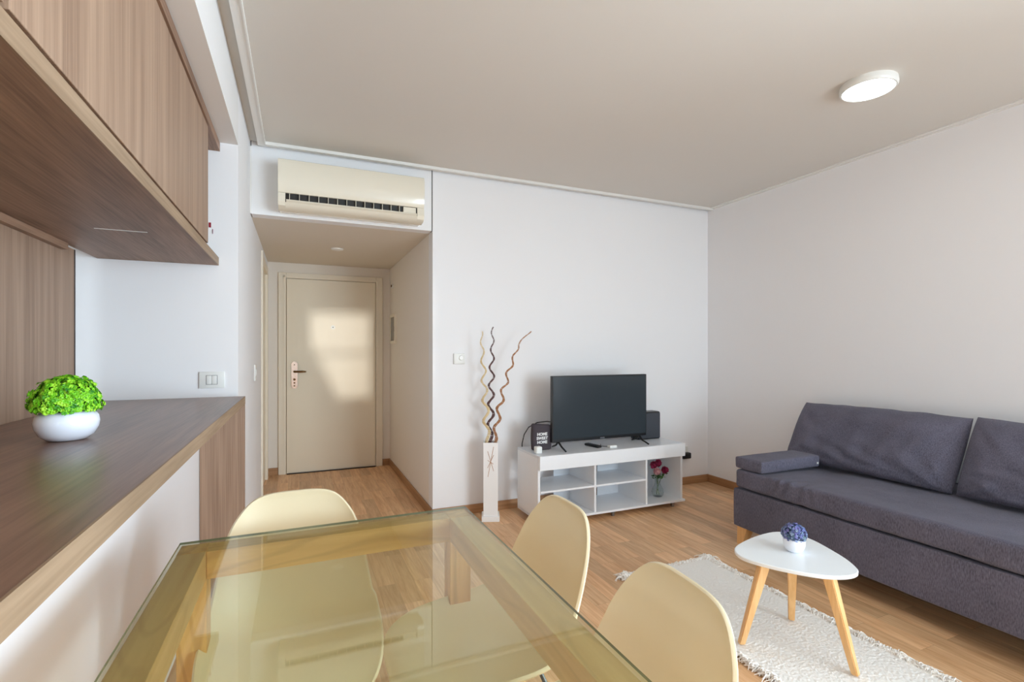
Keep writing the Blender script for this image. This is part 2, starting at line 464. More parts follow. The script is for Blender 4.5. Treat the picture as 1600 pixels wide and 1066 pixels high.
# near wall with its windows (behind the camera)
b = bx(-2.8, -2.35, YN-.1, YN, 0, 2.7)
box(b, -2.35, -1.15, YN-.1, YN, 0, .95); box(b, -2.35, -1.15, YN-.1, YN, 2.15, 2.7)
box(b, -1.15, .80, YN-.1, YN, 0, 2.7); box(b, .80, 3.45, YN-.1, YN, 2.35, 2.7); box(b, .80, 3.45, YN-.1, YN, 0, .25)
box(b, 3.45, XR, YN-.1, YN, 0, 2.7)
struct('wall_near', b, M_wall)
def window(n, x0, x1, z0, z1, mull):
    f = BM(); y0, y1 = YN-.07, YN-.02
    for a in (x0, x1-.05): box(f, a, a+.05, y0, y1, z0, z1)
    for a in (z0, z1-.05): box(f, x0, x1, y0+.001, y1-.001, a, a+.05)
    for a in mull: box(f, a-.03, a+.03, y0+.002, y1-.002, z0, z1)
    o = struct('window_%d' % n, f, M_trim)
    g = obj('glass', bx(x0+.05, x1-.05, YN-.05, YN-.045, z0+.05, z1-.05), M_clear, o)
window(1, .80, 3.45, .25, 2.35, (1.68, 2.56)); window(2, -2.35, -1.15, .95, 2.15, (-1.75,))
# unseen blocker added outside, its slot and bar cut to let a single patch of low sun through
yb = YN-1.35; b = BM()
box(b, -.5, .95, yb, yb+.08, -.2, 3.2); box(b, 1.58, 4.2, yb, yb+.08, -.2, 3.2)
box(b, .95, 1.58, yb, yb+.08, -.2, 1.39); box(b, .95, 1.58, yb, yb+.08, 2.29, 3.2)
box(b, .95, 1.58, yb+.01, yb+.05, 1.85, 1.88)
tri = [(.95, 2.03), (.95, 1.39), (1.24, 1.39)]
A = [b.verts.new((x, yb+.02, z)) for x, z in tri]; B_ = [b.verts.new((x, yb+.06, z)) for x, z in tri]
b.faces.new(A); b.faces.new(B_[::-1])
for k in range(3): b.faces.new((A[k], A[(k+1) % 3], B_[(k+1) % 3], B_[k]))
struct('sun_blocker', b, M_wall)
# ceiling edge profile
b = bx(XL+.047, XL+.093, YN, YB-.034, 2.598, 2.62)
box(b, XL+.088, XL+.094, YN, YB-.078, 2.592, 2.6)
struct('trim_1', b, M_trim)
b = bx(XL+.047, XR, YB-.078, YB-.034, 2.599, 2.621); box(b, XL+.09, XR, YB-.082, YB-.076, 2.593, 2.6)
struct('trim_2', b, M_trim)
b = bx(XR-.022, XR, YN, YB-.034, 2.604, 2.622); box(b, XR-.05, XR-.02, YN, YB-.08, 2.609, 2.622)
struct('trim_3', b, M_trim)
struct('trim_4', bx(XL-.002, XL+.006, YB-.004, YB+.004, ZH, 2.6), M_trim)
struct('gap_shade_strip', bx(XH-.007, XH-.001, YB+.006, YB+.05, ZH, 2.64), M_dark)  # dark strip colours the groove like the shade of a shadow gap
# skirting boards
SK = .07
struct('baseboard_back', bx(XH, XR, YB-.013, YB, 0, SK, bev=.003), M_skirtx)
struct('baseboard_right', bx(XR-.013, XR, YN, YB-.013, 0, SK, bev=.003), M_skirt)
struct('baseboard_hall_right', bx(XH-.013, XH, YB, YH-.013, 0, SK, bev=.003), M_skirt)
b = bx(XL, -.2, YH-.013, YH, 0, SK); box(b, .836, XH, YH-.013, YH, 0, SK)
struct('baseboard_hall_back', b, M_skirtx)
# entrance door: frame, leaf, lock, peephole
b = BM()
for x0, x1 in ((-.197, -.126), (.765, .834)): box(b, x0, x1, YH-.03, YH, 0, 2.055, bev=.004)
box(b, -.126, .765, YH-.03, YH, 2.0, 2.055, bev=.004)
for x0, x1 in ((-.15, -.137), (.777, .79)): box(b, x0, x1, YH-.036, YH-.03, 0, 2.02)
box(b, -.15, .79, YH-.036, YH-.03, 2.012, 2.025)
struct('trim_6', b, M_frame)
door = bx(-.121, .760, YH-.022, YH-.002, .008, 1.995, bev=.002)
d = struct('door_1', door, M_door)
b = BM(); box(b, -.122, -.117, YH-.0225, YH-.0215, .008, 1.99)
# lock plate (stadium), lever handle
def stadium(bm, cx, cz, wd, ht, y0, y1, seg=14):
    r = wd/2; pts = []
    for k in range(seg+1): a = PI*k/seg; pts.append((cx+r*math.cos(a), cz+ht/2-r+r*math.sin(a)))
    for k in range(seg+1): a = PI+PI*k/seg; pts.append((cx+r*math.cos(a), cz-ht/2+r+r*math.sin(a)))
    f = [bm.verts.new((x, y0, z)) for x, z in pts]; g = [bm.verts.new((x, y1, z)) for x, z in pts]
    bm.faces.new(f); bm.faces.new(g[::-1]); n = len(pts)
    for k in range(n): bm.faces.new((f[k], f[(k+1) % n], g[(k+1) % n], g[k]))
b.free(); b = BM(); stadium(b, -.048, 1.01, .058, .275, YH-.034, YH-.022)
stadium(b, -.048, 1.01, .046, .262, YH-.036, YH-.034)
lp = obj('lock_plate', b, M_brass, d, smooth=True); lp['label'] = 'rose brass lock plate'
b = BM(); tube(b, [(-.048, YH-.036, 1.045), (-.048, YH-.075, 1.045), (-.03, YH-.085, 1.045), (.03, YH-.085, 1.046), (.062, YH-.08, 1.044)], [.012, .011, .010, .011, .007], 12)
obj('lever_handle', b, M_dbrass, lp, smooth=True)
b = BM()
for zz, r in ((1.115, .006), (.965, .012), (.93, .008), (.90, .007)):
    tube(b, [(-.048, YH-.036, zz), (-.048, YH-.041, zz)], r, 12)
obj('keyhole', b, M_dbrass, lp, smooth=True)
b = BM(); tube(b, [(.324, YH-.022, 1.505), (.324, YH-.027, 1.505)], .022, 20); obj('peephole_rim', b, M_plastic, d, smooth=True)
b = BM(); tube(b, [(.324, YH-.027, 1.505), (.324, YH-.03, 1.505)], .006, 10); obj('peephole', b, M_black, d, smooth=True)
struct('trim_9', bx(-.12, .76, YH-.045, YH-.022, 0, .006), M_dark)
# side door in the hall's left wall
b = BM()
box(b, XL-.06, XL+.014, 4.65, 4.72, 0, 2.10, bev=.003); box(b, XL-.06, XL+.012, 5.38, 5.45, 0, 2.07, bev=.003)
box(b, XL-.06, XL+.012, 4.72, 5.38, 2.0, 2.07, bev=.003)
struct('trim_7', b, M_frame)
struct('door_2', bx(XL-.05, XL-.012, 4.722, 5.378, .008, 1.998), M_door)

# ------------------------------------------------------------------ kitchen joinery
XF = -.383
t = thing('breakfast_counter', 'long brown wood-grain breakfast counter with a thick edge, carrying the green plant', 'counter', (-.57, 1.2, 0))
obj('worktop', bx(-.885, -.266, -1.6, YK-.002, .98, 1.02), M_counter, t)
e = obj('edge_band', bx(-.266, -.262, -1.6, YK-.002, .98, 1.02), M_edge, t); e['label'] = 'lighter brown edge strip'
e = obj('end_panel', bx(XW+.002, -.263, YK-.03, YK-.002, 0, .98), M_brown_z, t); e['label'] = 'upright brown end panel'
t = thing('wall_cabinet', 'brown wood-grain wall cabinet hanging above the counter under the beam', 'cabinet', (-.63, 1.0, 1.70))
obj('body', bx(-.885, XF-.022, -1.5, 2.636, 1.742, 2.288), M_brown_z, t)
obj('bottom_shelf', bx(-.886, XF-.004, -1.5, YK-.003, 1.70, 1.74), M_brown_y, t)
e = obj('shelf_edge', bx(XF-.004, XF, -1.5, YK-.003, 1.70, 1.741), M_edge, t); e['label'] = 'lighter brown edge strip'
obj('top_shelf', bx(-.886, XF+.005, -1.5, YK-.003, 2.29, 2.332), M_brown_y, t)
for y0, y1 in ((-1.4, -.27), (-.262, .93), (.945, 2.638)):
    obj('door', bx(XF-.021, XF-.002, y0, y1, 1.753, 2.287, bev=.0015), M_brown_z, t)
b = bx(-.678, -.52, 2.225, 2.231, 1.6985, 1.70)  # thin pale stripe across the shelf underside
e = obj('pale_stripe', b, M_trim, t); e['label'] = 'thin pale stripe under the shelf'
t = thing('tall_panel', 'tall dark-edged brown wood panel standing behind the counter, left of the white wall', 'panel', (-.91, 1.5, 0))
obj('board', bx(-.925, -.892, .2, 2.705, 0, 1.695), M_brown_z, t)
e = obj('edge_strip', bx(-.925, -.891, 2.705, 2.716, 0, 1.695), M_dark, t); e['label'] = 'dark edge strip'
obj('top_rail', bx(-.891, -.868, .2, 2.575, 1.672, 1.699), M_brown_y, t)
# small red things on the open cabinet end
t = thing('wall_sticker', 'tiny dark red sticker on the white wall beside the cabinet end', 'sticker', (-.42, YK-.001, 1.88))
obj('red_mark', bx(-.428, -.418, YK-.003, YK-.0005, 1.893, 1.918), plain('crimson_print', srgb(150, 24, 44), .5), t)
obj('grey_mark', bx(-.412, -.409, YK-.003, YK-.0005, 1.862, 1.885), plain('mauve_print', srgb(150, 110, 130), .5), t)

# wall plates
def rocker(name, label, x0, x1, z0, z1, y, mods, cat='switch'):
    t = thing(name, label, cat, ((x0+x1)/2, y, z0))
    obj('plate', bx(x0, x1, y-.009, y, z0, z1, bev=.003), M_plastic, t, smooth=True)
    w_ = .024; zc = (z0+z1)/2; xm = (x0+x1)/2
    for k in range(mods):
        xa = xm-w_*mods/2+k*w_
        obj('rocker', bx(xa+.0008, xa+w_-.0008, y-.013, y-.009, zc-.022, zc+.022, bev=.0012), M_plastic, t, smooth=True)
    b = bx(xm-w_*mods/2-.0015, xm+w_*mods/2+.0015, y-.0096, y-.009, zc-.024, zc+.024)
    obj('recess', b, M_metal, t)
rocker('light_switch', 'wide white double light switch on the wall above the counter end', -.471, -.357, 1.067, 1.152, YK, 2)
t = thing('light_switch', 'narrow white light switch on the hall wall left of the entrance door', 'switch', (XL, 4.0, 1.05))
obj('plate', bx(XL, XL+.009, 3.945, 4.03, 1.045, 1.16, bev=.003), M_plastic, t, smooth=True)
obj('rocker', bx(XL+.009, XL+.013, 3.975, 4.0, 1.08, 1.125, bev=.001), M_plastic, t, smooth=True)
t = thing('thermostat', 'square white room thermostat with a round dial on the wall left of the twigs', 'thermostat', (1.123, YB, 1.155))
obj('case', bx(1.079, 1.167, YB-.018, YB, 1.157, 1.238, bev=.004), M_plastic, t, smooth=True)
b = BM(); tube(b, [(1.135, YB-.018, 1.205), (1.135, YB-.024, 1.205), (1.135, YB-.03, 1.205)], [.020, .019, .016], 24)
obj('dial', b, M_plastic, t, smooth=True)
# fuse panel and sensor in the hall
t = thing('fuse_panel', 'shallow grey-doored fuse panel with a white rim on the hall right wall', 'electrical panel', (XH, 5.3, 1.33))
b = BM()
for a in ((5.15, 5.18, 1.335, 1.64), (5.42, 5.45, 1.335, 1.64), (5.18, 5.42, 1.335, 1.362), (5.18, 5.42, 1.613, 1.64)):
    box(b, XH-.022, XH+.001, a[0], a[1], a[2], a[3])
obj('rim', b, M_frame, t)
obj('panel_door', bx(XH-.012, XH, 5.18, 5.42, 1.362, 1.613), M_tin, t)
obj('latch', bx(XH-.02, XH-.012, 5.2, 5.22, 1.46, 1.51), M_black, t)
t = thing('door_chime_button', 'small round brass button high on the hall right wall', 'button', (XH, 5.37, 1.93))
b = BM(); tube(b, [(XH, 5.37, 1.95), (XH-.012, 5.37, 1.95)], .024, 18); obj('base', b, M_plastic, t, smooth=True)
b = BM(); tube(b, [(XH-.012, 5.37, 1.95), (XH-.022, 5.37, 1.95)], .012, 14); obj('button', b, M_dbrass, t, smooth=True)
t = thing('recessed_light', 'small round white recessed light in the hall ceiling above the entrance', 'lamp', (.306, 4.631, ZH-.012))
b = BM(); lathe(b, [(0, 0), (.035, 0), (.05, .004), (.052, .012), (0, .012)], .306, 4.631, ZH-.012, 28)
obj('rim', b, M_plastic, t, smooth=True)
b = BM(); lathe(b, [(0, -.003), (.03, -.002), (.034, .001), (0, .001)], .306, 4.631, ZH-.012, 24)
obj('lens', b, M_trim, t, smooth=True)

# ------------------------------------------------------------------ air conditioner
t = thing('air_conditioner', 'aged white split air conditioner high on the bulkhead above the hall', 'air conditioner', (.34, YB, 2.165))
x0, x1 = -.125, .81
def ac_prof(pts, xa, xb, bev=0):
    bm = BM(); A = [bm.verts.new((xa, y, z)) for y, z in pts]; B_ = [bm.verts.new((xb, y, z)) for y, z in pts]
    n = len(pts); bm.faces.new(A); bm.faces.new(B_[::-1])
    for k in range(n): bm.faces.new((A[k], A[(k+1) % n], B_[(k+1) % n], B_[k]))
    return bm
yf = 3.455
obj('front_panel', ac_prof([(yf+.020, 2.268), (yf+.010, 2.288), (yf+.003, 2.32), (yf-.002, 2.37), (yf+.0, 2.45), (yf+.012, 2.478), (yf+.03, 2.486), (yf+.05, 2.486), (yf+.05, 2.268)], x0, x1), M_acw, t, smooth=30)
obj('body', ac_prof([(yf+.05, 2.27), (yf+.05, 2.484), (YB+.003, 2.484), (YB+.003, 2.18), (yf+.10, 2.175), (yf+.05, 2.2)], x0+.006, x1-.006), M_acw, t)
# lower front with outlet slot
lo = BM()
for xa, xb in ((x0, -.083), (.762, x1)):
    p = ac_prof([(yf+.018, 2.266), (yf+.010, 2.21), (yf+.02, 2.186), (yf+.05, 2.172), (yf+.11, 2.168), (yf+.11, 2.266)], xa, xb)
    me = bpy.data.meshes.new('x'); p.to_mesh(me); p.free(); lo.from_mesh(me); bpy.data.meshes.remove(me)
p = ac_prof([(yf+.006, 2.204), (yf+.02, 2.186), (yf+.05, 2.172), (yf+.11, 2.168), (yf+.11, 2.19), (yf+.03, 2.204)], -.083, .762)
me = bpy.data.meshes.new('x'); p.to_mesh(me); p.free(); lo.from_mesh(me); bpy.data.meshes.remove(me)
obj('lower_front', lo, M_acw, t, smooth=30)
obj('outlet', bx(-.083, .762, yf+.035, yf+.05, 2.2, 2.268), M_acd, t)
for k in range(13):
    xx = -.06+k*.058
    obj('vane', bx(xx, xx+.003, yf+.012, yf+.036, 2.212, 2.266), M_acw if k % 1 == 0 else M_acd, t)
b = ac_prof([(yf+.004, 2.222), (yf-.002, 2.213), (yf+.01, 2.205), (yf+.03, 2.206), (yf+.026, 2.212)], -.078, .757)
obj('flap', b, M_acw, t, smooth=30)
obj('slot_cover', bx(.665, .752, yf+.016, yf+.036, 2.215, 2.262), M_acw, t)

# ------------------------------------------------------------------ ceiling LED panels
def led(x, y, label):
    t = thing('ceiling_lamp', label, 'lamp', (x, y, 2.58), 'round ceiling panel lamps')
    b = BM(); lathe(b, [(.112, -.001), (.112, -.004), (.118, -.004), (.124, .003), (.125, .012), (.122, .034), (0, .034), (0, .001), (.110, .001)], x, y, 2.582, 48)
    obj('housing', b, M_plastic, t, smooth=35)
    b = BM(); lathe(b, [(0, 0), (.105, 0), (.112, .002), (0, .002)], x, y, 2.579, 48)
    obj('diffuser', b, M_led, t, smooth=True)
led(2.65, 1.60, 'round white surface-mounted ceiling lamp glowing cool white above the coffee table')
led(.74, 1.42, 'round white surface-mounted ceiling lamp above the dining table, at the top edge')

# ------------------------------------------------------------------ dining table
TX0, TX1, TY0, TY1 = -.288, .494, .05, 1.54
t = thing('dining_table', 'pine dining table with a clear green-tinted glass top', 'table', ((TX0+TX1)/2, (TY0+TY1)/2, 0))
a = .066; zt = .748
for x in (TX0+.004, TX1-.004-a):
    for y in (TY0+.004, TY1-.004-a):
        obj('leg', bx(x, x+a, y, y+a, 0, zt, bev=.002), M_pine_z, t)
for y in (TY0+.005, TY1-.005-a):
    obj('end_rail', bx(TX0+.004+a, TX1-.004-a, y, y+a-.002, zt-.072, zt-.001, bev=.0015), M_pine_x, t)
for x in (TX0+.005, TX1-.005-a):
    obj('side_rail', bx(x, x+a-.002, TY0+.004+a, TY1-.004-a, zt-.072, zt-.0005, bev=.0015), M_pine_y, t)
g = BM(); vs = [g.verts.new(p) for p in ((TX0, TY0, zt+.009), (TX1, TY0, zt+.009), (TX1, TY1, zt+.009), (TX0, TY1, zt+.009))]
g.free()
g = bx(TX0, TX1, TY0, TY1, zt+.001, zt+.007)
go = obj('glass_top', g, M_glass_table, t, mats=[M_glass_table, M_glass_edge])
for p in go.data.polygons:
    if abs(p.normal.z) < .5: p.material_index = 1
go['label'] = 'clear green-tinted glass top'

# ------------------------------------------------------------------ moulded chairs
def cr(pts, s):
    n = len(pts)-1; x = max(0, min(.999999, s))*n; i = int(x); f = x-i
    P = [Vector(pts[max(0, min(n, i+k))]) for k in (-1, 0, 1, 2)]
    return .5*((2*P[1])+(-P[0]+P[2])*f+(2*P[0]-5*P[1]+4*P[2]-P[3])*f*f+(-P[0]+3*P[1]-3*P[2]+P[3])*f**3)
PROF = [(.255, .425), (.222, .447), (.15, .452), (.05, .443), (-.05, .435), (-.125, .442), (-.175, .475), (-.205, .535), (-.226, .61), (-.243, .69), (-.256, .755), (-.267, .815)]
# (half width, edge lift) along the same arc
WL = [(.205, .0), (.216, .012), (.224, .028), (.228, .045), (.228, .060), (.225, .072), (.219, .072), (.213, .064), (.206, .052), (.200, .040), (.193, .03), (.184, .02)]
def shell_bm():
    bm = BM(); nu, nv = 40, 56; grid = []
    for j in range(nv+1):
        v = -1+2*j/nv; row = []
        for i in range(nu+1):
            u = -1+2*i/nu
            s = u*math.sqrt(1-v*v/2); tt = v*math.sqrt(1-u*u/2)      # square -> disc
            r_ = math.hypot(s, tt)
            if r_ > 1e-6:                                            # disc -> rounded rectangle outline
                cx_, cy_ = abs(s/r_), abs(tt/r_); n_ = 3.4
                g_ = (cx_**n_+cy_**n_)**(-1/n_); f_ = 1+(g_-1)*min(1, r_)**2
                s *= f_; tt *= f_
            q = (tt+1)/2
            p = cr([(a_[0], a_[1], 0) for a_ in PROF], q); p2 = cr([(a_[0], a_[1], 0) for a_ in PROF], min(1, q+.01)); p1 = cr([(a_[0], a_[1], 0) for a_ in PROF], max(0, q-.01))
            wl = cr([(a_[0], a_[1], 0) for a_ in WL], q)
            d = (p2-p1).normalized(); ny, nz = d.y, -d.x
            lift = wl.y*abs(s)**2.4+.009*min(1, r_)**16
            row.append(bm.verts.new((s*wl.x, p.x+ny*lift, p.y+nz*lift)))
        grid.append(row)
    for j in range(nv):
        for i in range(nu): bm.faces.new((grid[j][i], grid[j][i+1], grid[j+1][i+1], grid[j+1][i]))
    return bm
def make_chair(label):
    t = thing('dining_chair', label, 'chair', (0, 0, 0), 'cream moulded chairs around the glass table')
    o = obj('seat_shell', shell_bm(), M_chair, t, smooth=60)
    md = o.modifiers.new('solid', 'SOLIDIFY'); md.thickness = .009; md.offset = 0
    md = o.modifiers.new('bev', 'BEVEL'); md.width = .003; md.segments = 2; md.limit_method = 'ANGLE'; md.angle_limit = math.radians(60)
    for sx in (-1, 1):
        for sy in (-1, 1):
            b = BM(); tube(b, [(sx*.210, sy*.225-.01, 0), (sx*.125, sy*.125-.01, .37)], [.011, .018], 14)
            l = obj('leg', b, M_beech, t, smooth=True)
            b = BM(); tube(b, [(sx*.13, sy*.128-.01, .355), (sx*.10, sy*.10-.01, .425)], .006, 8)
            obj('bracket', b, M_black, l, smooth=True)
    b = BM()
    tube(b, [(-.178, -.20, .13), (.155, .145, .27)], .004, 8); tube(b, [(.178, -.20, .13), (-.155, .145, .27)], .004, 8)
    tube(b, [(-.178, .18, .13), (.155, -.165, .27)], .004, 8); tube(b, [(.178, .18, .13), (-.155, -.165, .27)], .004, 8)
    box(b, -.11, .11, -.12, .10, .418, .424)
    obj('cross_brace', b, M_black, t, smooth=30)
    return t
def dup(root, loc, rz, label):
    r = root.copy(); C.objects.link(r); r.location = loc; r.rotation_euler = (0, 0, rz); r['label'] = label
    for ch in list(root.children):
        c = ch.copy(); C.objects.link(c); c.parent = r
        for g_ in ch.children:
            d_ = g_.copy(); C.objects.link(d_); d_.parent = c
    return r
ch = make_chair('cream moulded plastic chair at the far head of the glass table, nearest the entrance hall')
dup(ch, (.468, 1.275, 0), PI/2, 'cream moulded plastic chair on the right side of the table, nearer the television')
dup(ch, (.436, .776, 0), PI/2-.09, 'cream moulded plastic chair on the right side of the table, nearer the rug and camera')
ch.location = (-.012, 1.455, 0); ch.rotation_euler = (0, 0, PI)

# ------------------------------------------------------------------ television bench
SX0, SX1, SY0, SY1, ST = 1.557, 2.866, 3.15, 3.525, .51
t = thing('tv_bench', 'low white open-shelved television bench against the back wall', 'cabinet', ((SX0+SX1)/2, (SY0+SY1)/2, 0))
obj('top', bx(SX0, SX1, SY0+.017, SY1, ST-.018, ST), M_shelf, t)
obj('apron', bx(SX0+.002, SX1+.004, SY0-.012, SY0+.016, .408, ST, bev=.001), M_white, t)
for x in (SX0, SX1-.018): obj('side_panel', bx(x, x+.018, SY0+.017, SY1, .052, ST-.018), M_white, t)
b = bx(SX0, SX1+.01, SY0-.004, SY1, .04, .056); obj('bottom', b, M_white, t)
for x in (2.018, 2.489): obj('divider', bx(x, x+.016, SY0+.004, SY1-.006, .056, ST-.018), M_white, t)
obj('shelf', bx(SX0+.018, 2.018, SY0+.006, SY1-.006, .242, .256), M_white, t)
obj('shelf', bx(2.034, 2.489, SY0+.006, SY1-.006, .242, .256), M_white, t)
for x0_, x1_ in ((1.87, 2.018), (2.28, 2.489), (2.56, 2.848)):
    obj('back_panel', bx(x0_, x1_, SY1-.006, SY1, .056, ST-.018), M_shelf, t)
for x in (1.62, 2.2, 2.775):
    for y in (SY0+.03, SY1-.05):
        b = BM(); tube(b, [(x, y, .04), (x, y, .032), (x, y, .03), (x, y, 0)], [.022, .022, .016, .013], 14)
        obj('foot', b, M_metal, t, smooth=True)
# television
t = thing('television', 'flat black television on two splayed feet standing on the white bench', 'television', (2.175, 3.31, ST))
TVX0, TVX1, TZ0, TZ1, TY = 1.742, 2.612, .566, 1.068, 3.30
obj('case', bx(TVX0, TVX1, TY, TY+.035, TZ0, TZ1, bev=.004), M_black, t)
obj('rear_housing', bx(TVX0+.12, TVX1-.12, TY+.035, TY+.075, TZ0+.03, TZ1-.15, bev=.012), M_black, t)
obj('screen', bx(TVX0+.010, TVX1-.010, TY-.0015, TY, TZ0+.024, TZ1-.010), M_screen, t)
e = obj('maker_badge', bx(2.165, 2.205, TY-.0025, TY, TZ0+.006, TZ0+.016), M_metal, t); e['label'] = 'small silver badge'
for x, s in ((1.80, -1), (2.55, 1)):
    b = BM()
    tube(b, [(x, TY+.012, TZ0+.004), (x-s*.005, TY-.03, ST+.028), (x+s*.0, TY-.105, ST+.007)], [.008, .007, .006], 8)
    tube(b, [(x, TY+.014, TZ0+.004), (x-s*.0, TY+.05, ST+.028), (x-s*.0, TY+.11, ST+.007)], [.008, .007, .006], 8)
    obj('foot', b, M_black, t, smooth=True)
# speaker
t = thing('speaker', 'dark grey upright loudspeaker standing on the bench behind the right edge of the television', 'speaker', (2.77, 3.40, ST))
def rbox(x0, x1, y0, y1, z0, z1, bev): 
    b = BM(); box(b, x0, x1, y0, y1, z0, z1, bev=bev, seg=4); return b
obj('cabinet', rbox(2.60, 2.835, 3.395, 3.505, ST, .742, .014), M_black, t, smooth=40)
obj('grille', rbox(2.61, 2.825, 3.386, 3.40, ST+.01, .733, .006), M_speaker, t, smooth=40)
# remote
t = thing('remote_control', 'black remote control lying on the white bench in front of the television', 'remote control', (2.105, 3.33, ST))
def rotbox(cx, cy, z0, L, W, H, ang, bev=.003):
    b = BM(); box(b, -L/2, L/2, -W/2, W/2, 0, H, bev=bev, seg=3)
    bmesh.ops.rotate(b, verts=b.verts, cent=(0, 0, 0), matrix=Matrix.Rotation(ang, 3, 'Z'))
    bmesh.ops.translate(b, verts=b.verts, vec=(cx, cy, z0)); return b
RMX, RMY, RMA = 2.108, 3.315, math.radians(-78)
obj('case', rotbox(RMX, RMY, ST, .150, .042, .018, RMA, .005), M_black, t, smooth=True)
b = BM()
for i in range(6):
    for j in range(3):
        p = Matrix.Rotation(RMA, 3, 'Z') @ Vector((-.06+i*.02, -.012+j*.012, 0))
        tube(b, [(RMX+p.x, RMY+p.y, ST+.018), (RMX+p.x, RMY+p.y, ST+.0198)], .0035, 8)
obj('button', b, M_speaker, t)['kind'] = 'stuff'
t = thing('signal_box', 'small white plastic box with a thin cable on the bench beside the remote', 'adapter', (2.225, 3.235, ST))
obj('case', bx(2.19, 2.255, 3.20, 3.24, ST, ST+.02, bev=.003), M_plastic, t, smooth=True)
b = BM(); tube(b, [(2.20, 3.24, ST+.006), (2.19, 3.27, ST+.003), (2.165, 3.30, ST+.003), (2.19, 3.33, ST+.003), (2.21, 3.36, ST+.003)], .0022, 8)
obj('cable', b, M_speaker, t, smooth=True)
# sign
ang = math.radians(4)
t = thing('canvas_sign', 'charcoal fabric block sign reading HOME SWEET HOME left of the television', 'sign', (1.675, 3.36, ST))
b = soft_box(1.603, 1.757, 3.335, 3.385, ST, .705, .014, .012, lambda c, n: Vector((.006*math.sin((c.z-ST)*16)*(-1 if c.x < 1.68 else .6), 0, .012*(1-((c.z-ST)/.195))*0+(.008*((1.68-c.x)/.077) if c.z > .69 else 0))))
obj('block', b, M_sign, t, smooth=60)
for i, s in enumerate(('HOME', 'SWEET', 'HOME')):
    b = txt(s, .030, .0008, .0011)
    bmesh.ops.rotate(b, verts=b.verts, cent=(0, 0, 0), matrix=Matrix.Rotation(PI/2, 3, 'X'))
    bmesh.ops.translate(b, verts=b.verts, vec=(1.675, 3.334, .622-i*.030))
    obj('lettering', b, M_letter, t)
t = tag(obj('candle', rbox(1.578, 1.626, 3.232, 3.28, ST, ST+.05, .008), M_plastic, smooth=40), 'small white square candle at the left front corner of the bench', 'candle')
t.name = 'square_candle'
b = BM(); tube(b, [(1.85, 3.385, .70), (1.76, 3.42, .712), (1.70, 3.47, .70), (1.65, 3.52, .66), (1.625, 3.55, .60), (1.612, 3.56, .53), (1.612, 3.57, .4), (1.63, 3.59, .1)], .0042, 8)
tag(obj('power_cable', b, M_black, smooth=True), 'black power cable looping down behind the sign', 'cable')
t = thing('plug_adapter', 'black plug in a white socket on the back wall right of the bench', 'plug', (3.36, YB, .25))
obj('socket_plate', bx(3.30, 3.37, YB-.009, YB, .285, .36, bev=.002), M_plastic, t)
obj('plug', rbox(3.275, 3.37, YB-.055, YB-.004, .25, .305, .01), M_black, t, smooth=40)

# glass vase with roses
gx, gy, gz = 2.725, 3.30, .056
t = thing('glass_vase', 'small clear bulbous glass vase holding flowers on the bench shelf', 'vase', (gx, gy, gz))
b = BM(); lathe(b, [(0, 0), (.034, 0), (.045, .012), (.05, .035), (.044, .062), (.028, .09), (.022, .112), (.026, .135), (.030, .145), (.028, .146), (.024, .135), (.019, .112), (.025, .09), (.041, .062), (.047, .035), (.042, .014), (0, .006)], gx, gy, gz, 36)
obj('vessel', b, M_clear, t, smooth=True)
def petal_ball(bm, c, r, n, size, up=Vector((0, 0, 1)), seed=0):
    rnd = random.Random(seed)
    for i in range(n):
        z = 1-2*(i+.5)/n; a = i*2.399963
        d = Vector((math.sqrt(1-z*z)*math.cos(a), math.sqrt(1-z*z)*math.sin(a), z))
        p = Vector(c)+d*r*(.75+.3*rnd.random())
        nrm = (d*.6+Vector((rnd.uniform(-1, 1), rnd.uniform(-1, 1), rnd.uniform(-.2, 1)))*.6).normalized()
        a1 = nrm.orthogonal().normalized(); a2 = nrm.cross(a1)
        cv = bm.verts.new(p-nrm*size*.3); ring = []
        for k in range(7):
            th = 2*PI*k/7
            ring.append(bm.verts.new(p+(a1*math.cos(th)+a2*math.sin(th))*size*(.8+.3*rnd.random())))
        for k in range(7): bm.faces.new((cv, ring[k], ring[(k+1) % 7]))
for i, (dx, dy, dz, m, lab) in enumerate(((-.040, .0, .262, M_rose, 'crimson artificial rose leaning left in the glass vase'), (.022, .02, .268, M_rose, 'crimson artificial rose, topmost of those in the glass vase'),
        (.058, -.02, .215, M_rose, 'crimson artificial rose, lowest and furthest right in the glass vase'), (-.03, -.03, .215, M_pink, 'pale pink artificial rose in the glass vase'))):
    t = thing('artificial_rose', lab, 'flower', (gx, gy, gz+.01), 'roses in the glass vase')
    top = Vector((gx+dx, gy+dy, gz+dz))
    b = BM(); tube(b, [(gx+.012*math.cos(i*1.7), gy+.012*math.sin(i*1.7), gz+.014), (gx+dx*.12, gy+dy*.12, gz+.10), top-Vector((0, 0, .015))], .0022, 6)
    obj('stem', b, M_stem, t, smooth=True)
    b = BM(); petal_ball(b, top, .025, 70, .012, seed=i); obj('bloom', b, m, t)
    b = BM(); rnd = random.Random(50+i)
    for k in range(16):
        c = Vector((gx+dx*.6+rnd.uniform(-.03, .03), gy+dy*.6+rnd.uniform(-.03, .03), gz+.165+rnd.uniform(-.015, .02)))
        d_ = Vector((rnd.uniform(-1, 1), rnd.uniform(-1, .4), rnd.uniform(.0, .8))).normalized(); s_ = d_.orthogonal().normalized()*.009
        v = [b.verts.new(c), b.verts.new(c+d_*.016+s_), b.verts.new(c+d_*.036), b.verts.new(c+d_*.016-s_)]; b.faces.new(v)
    obj('leaf', b, M_stem, t)['kind'] = 'stuff'

